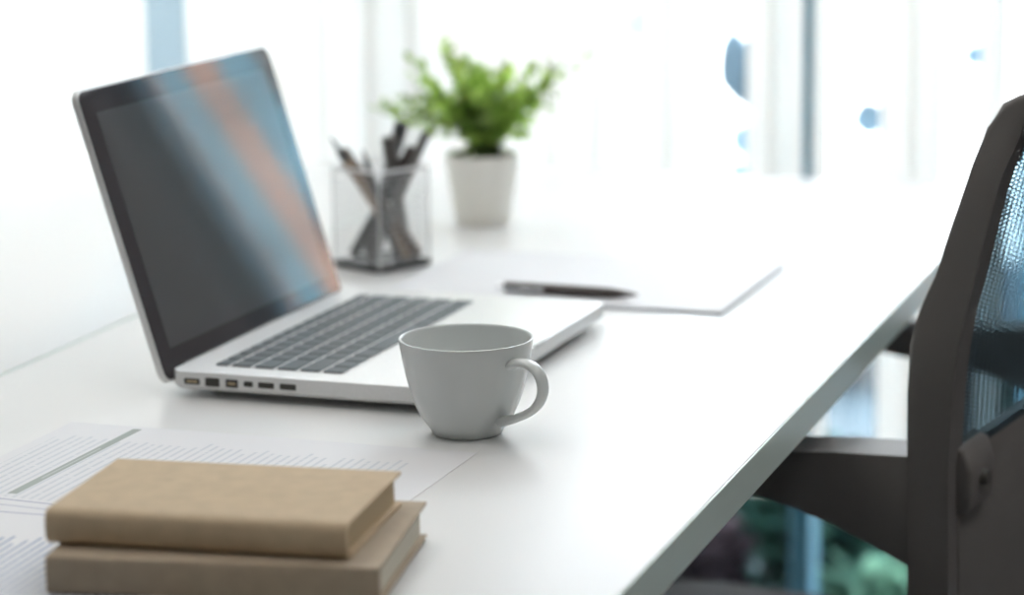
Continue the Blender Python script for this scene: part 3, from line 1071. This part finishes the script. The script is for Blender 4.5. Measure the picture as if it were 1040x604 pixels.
# net panel
bm = bmesh.new()
uvl = bm.loops.layers.uv.new('UVMap')
prof = [(x - 0.001, z) for x, z in right[2:13]]
prof = spline([(a, b) for a, b in prof], 4)
arc = [0]
for a, b in zip(prof, prof[1:]):
    arc.append(arc[-1] + math.hypot(b[0] - a[0], b[1] - a[1]))
NY = 16
grid = []
for (x, z) in prof:
    grid.append([bm.verts.new((x - 0.014 * (1 - (2 * j / NY - 1) ** 2) * 0, 0.026 + (CW - 0.052) * j / NY, T + z)) for j in range(NY + 1)])
for i in range(len(prof) - 1):
    for j in range(NY):
        fc = bm.faces.new((grid[i][j], grid[i][j + 1], grid[i + 1][j + 1], grid[i + 1][j]))
        for lp, (ii, jj) in zip(fc.loops, ((i, j), (i, j + 1), (i + 1, j + 1), (i + 1, j))):
            lp[uvl].uv = ((CW - 0.052) * jj / NY, arc[ii])
link_mesh('net_back', bm, M['net'], ch)
# solid lower back shell with a screw boss
shell = [(-.006, -.050), (.006, -.048), (.010, -.056), (.012, -.146), (.015, -.30), (-.010, -.30), (-.012, -.15)]
bm = bmesh.new(); prism_xz(bm, [(x, z + T) for x, z in shell], 0.02, CW - 0.02, 0.003, 2)
link_mesh('lower_back_shell', bm, M['chair'], ch, 50)
bm = bmesh.new()
prism_xz(bm, [(.004, T - .040), (.014, T - .044), (.020, T - .060), (.018, T - .088), (.006, T - .096)], 0.018, 0.075, 0.004, 3)
br = link_mesh('bracket', bm, M['chair'], ch, 50)
bm = bmesh.new()
bmesh.ops.create_cone(bm, cap_ends=True, segments=20, radius1=0.0065, radius2=0.0055, depth=0.006, matrix=Matrix.Translation((0.0215, 0.045, T - 0.068)) @ Matrix.Rotation(PI / 2, 4, 'Y'))
sc_ = link_mesh('screw', bm, M['pen_grey'], br)
sc_['label'] = 'dull metal screw head'
# arms
armp = [(.006, -.0475), (-.0232, -.0478), (-.0788, -.0505), (-.1331, -.0556), (-.19, -.060), (-.235, -.064), (-.247, -.070), (-.245, -.080), (-.19, -.0862), (-.1329, -.0909), (-.1073, -.0963), (-.0782, -.1051), (-.0492, -.1161), (-.0219, -.1278), (-.008, -.134), (.006, -.138)]
for y0 in (0.001, CW - 0.051):
    bm = bmesh.new(); prism_xz(bm, [(x, z + T) for x, z in armp], y0, y0 + 0.05, 0.007, 3)
    link_mesh('armrest', bm, M['chair'], ch, 50)
# seat, column, star base, casters
bm = bmesh.new()
loft(bm, [[(x, y, z) for x, y in rrect(-0.47 + i, 0.0 - i, 0.0 + i, CW - i, 0.06, 6)] for z, i in ((0.345, 0.02), (0.36, 0.004), (0.385, 0.0), (0.405, 0.008), (0.415, 0.03))])
link_mesh('seat', bm, M['cushion'], ch)
bm = bmesh.new()
box(bm, -0.36, 0.012, 0.15, 0.30, 0.315, 0.347, 0.006)
box(bm, -0.008, 0.014, 0.15, 0.30, 0.34, 0.45, 0.004)
link_mesh('seat_mechanism', bm, M['chair'], ch)
cx_, cy_ = -0.22, CW / 2
bm = bmesh.new(); tube(bm, [(cx_, cy_, 0.09), (cx_, cy_, 0.25)], 0.026, 20); tube(bm, [(cx_, cy_, 0.25), (cx_, cy_, 0.32)], 0.014, 18)
link_mesh('gas_column', bm, M['black'], ch)
for k in range(5):
    a = 2 * PI * k / 5 + 0.3
    dx, dy = math.cos(a), math.sin(a)
    bm = bmesh.new(); tube(bm, [(cx_, cy_, 0.105), (cx_ + 0.14 * dx, cy_ + 0.14 * dy, 0.09), (cx_ + 0.27 * dx, cy_ + 0.27 * dy, 0.073)], [0.026, 0.02, 0.014], 12)
    sp = link_mesh('base_spoke', bm, M['chair'], ch)
    bm = bmesh.new()
    for off in (-0.014, 0.014):
        bmesh.ops.create_cone(bm, cap_ends=True, segments=24, radius1=0.026, radius2=0.026, depth=0.018, matrix=Matrix.Translation((cx_ + 0.275 * dx - off * dy, cy_ + 0.275 * dy + off * dx, 0.0265)) @ Matrix.Rotation(a, 4, 'Z') @ Matrix.Rotation(PI / 2, 4, 'X'))
    tube(bm, [(cx_ + 0.268 * dx, cy_ + 0.268 * dy, 0.03), (cx_ + 0.268 * dx, cy_ + 0.268 * dy, 0.075)], 0.007, 10)
    link_mesh('caster', bm, M['rubber'], sp)
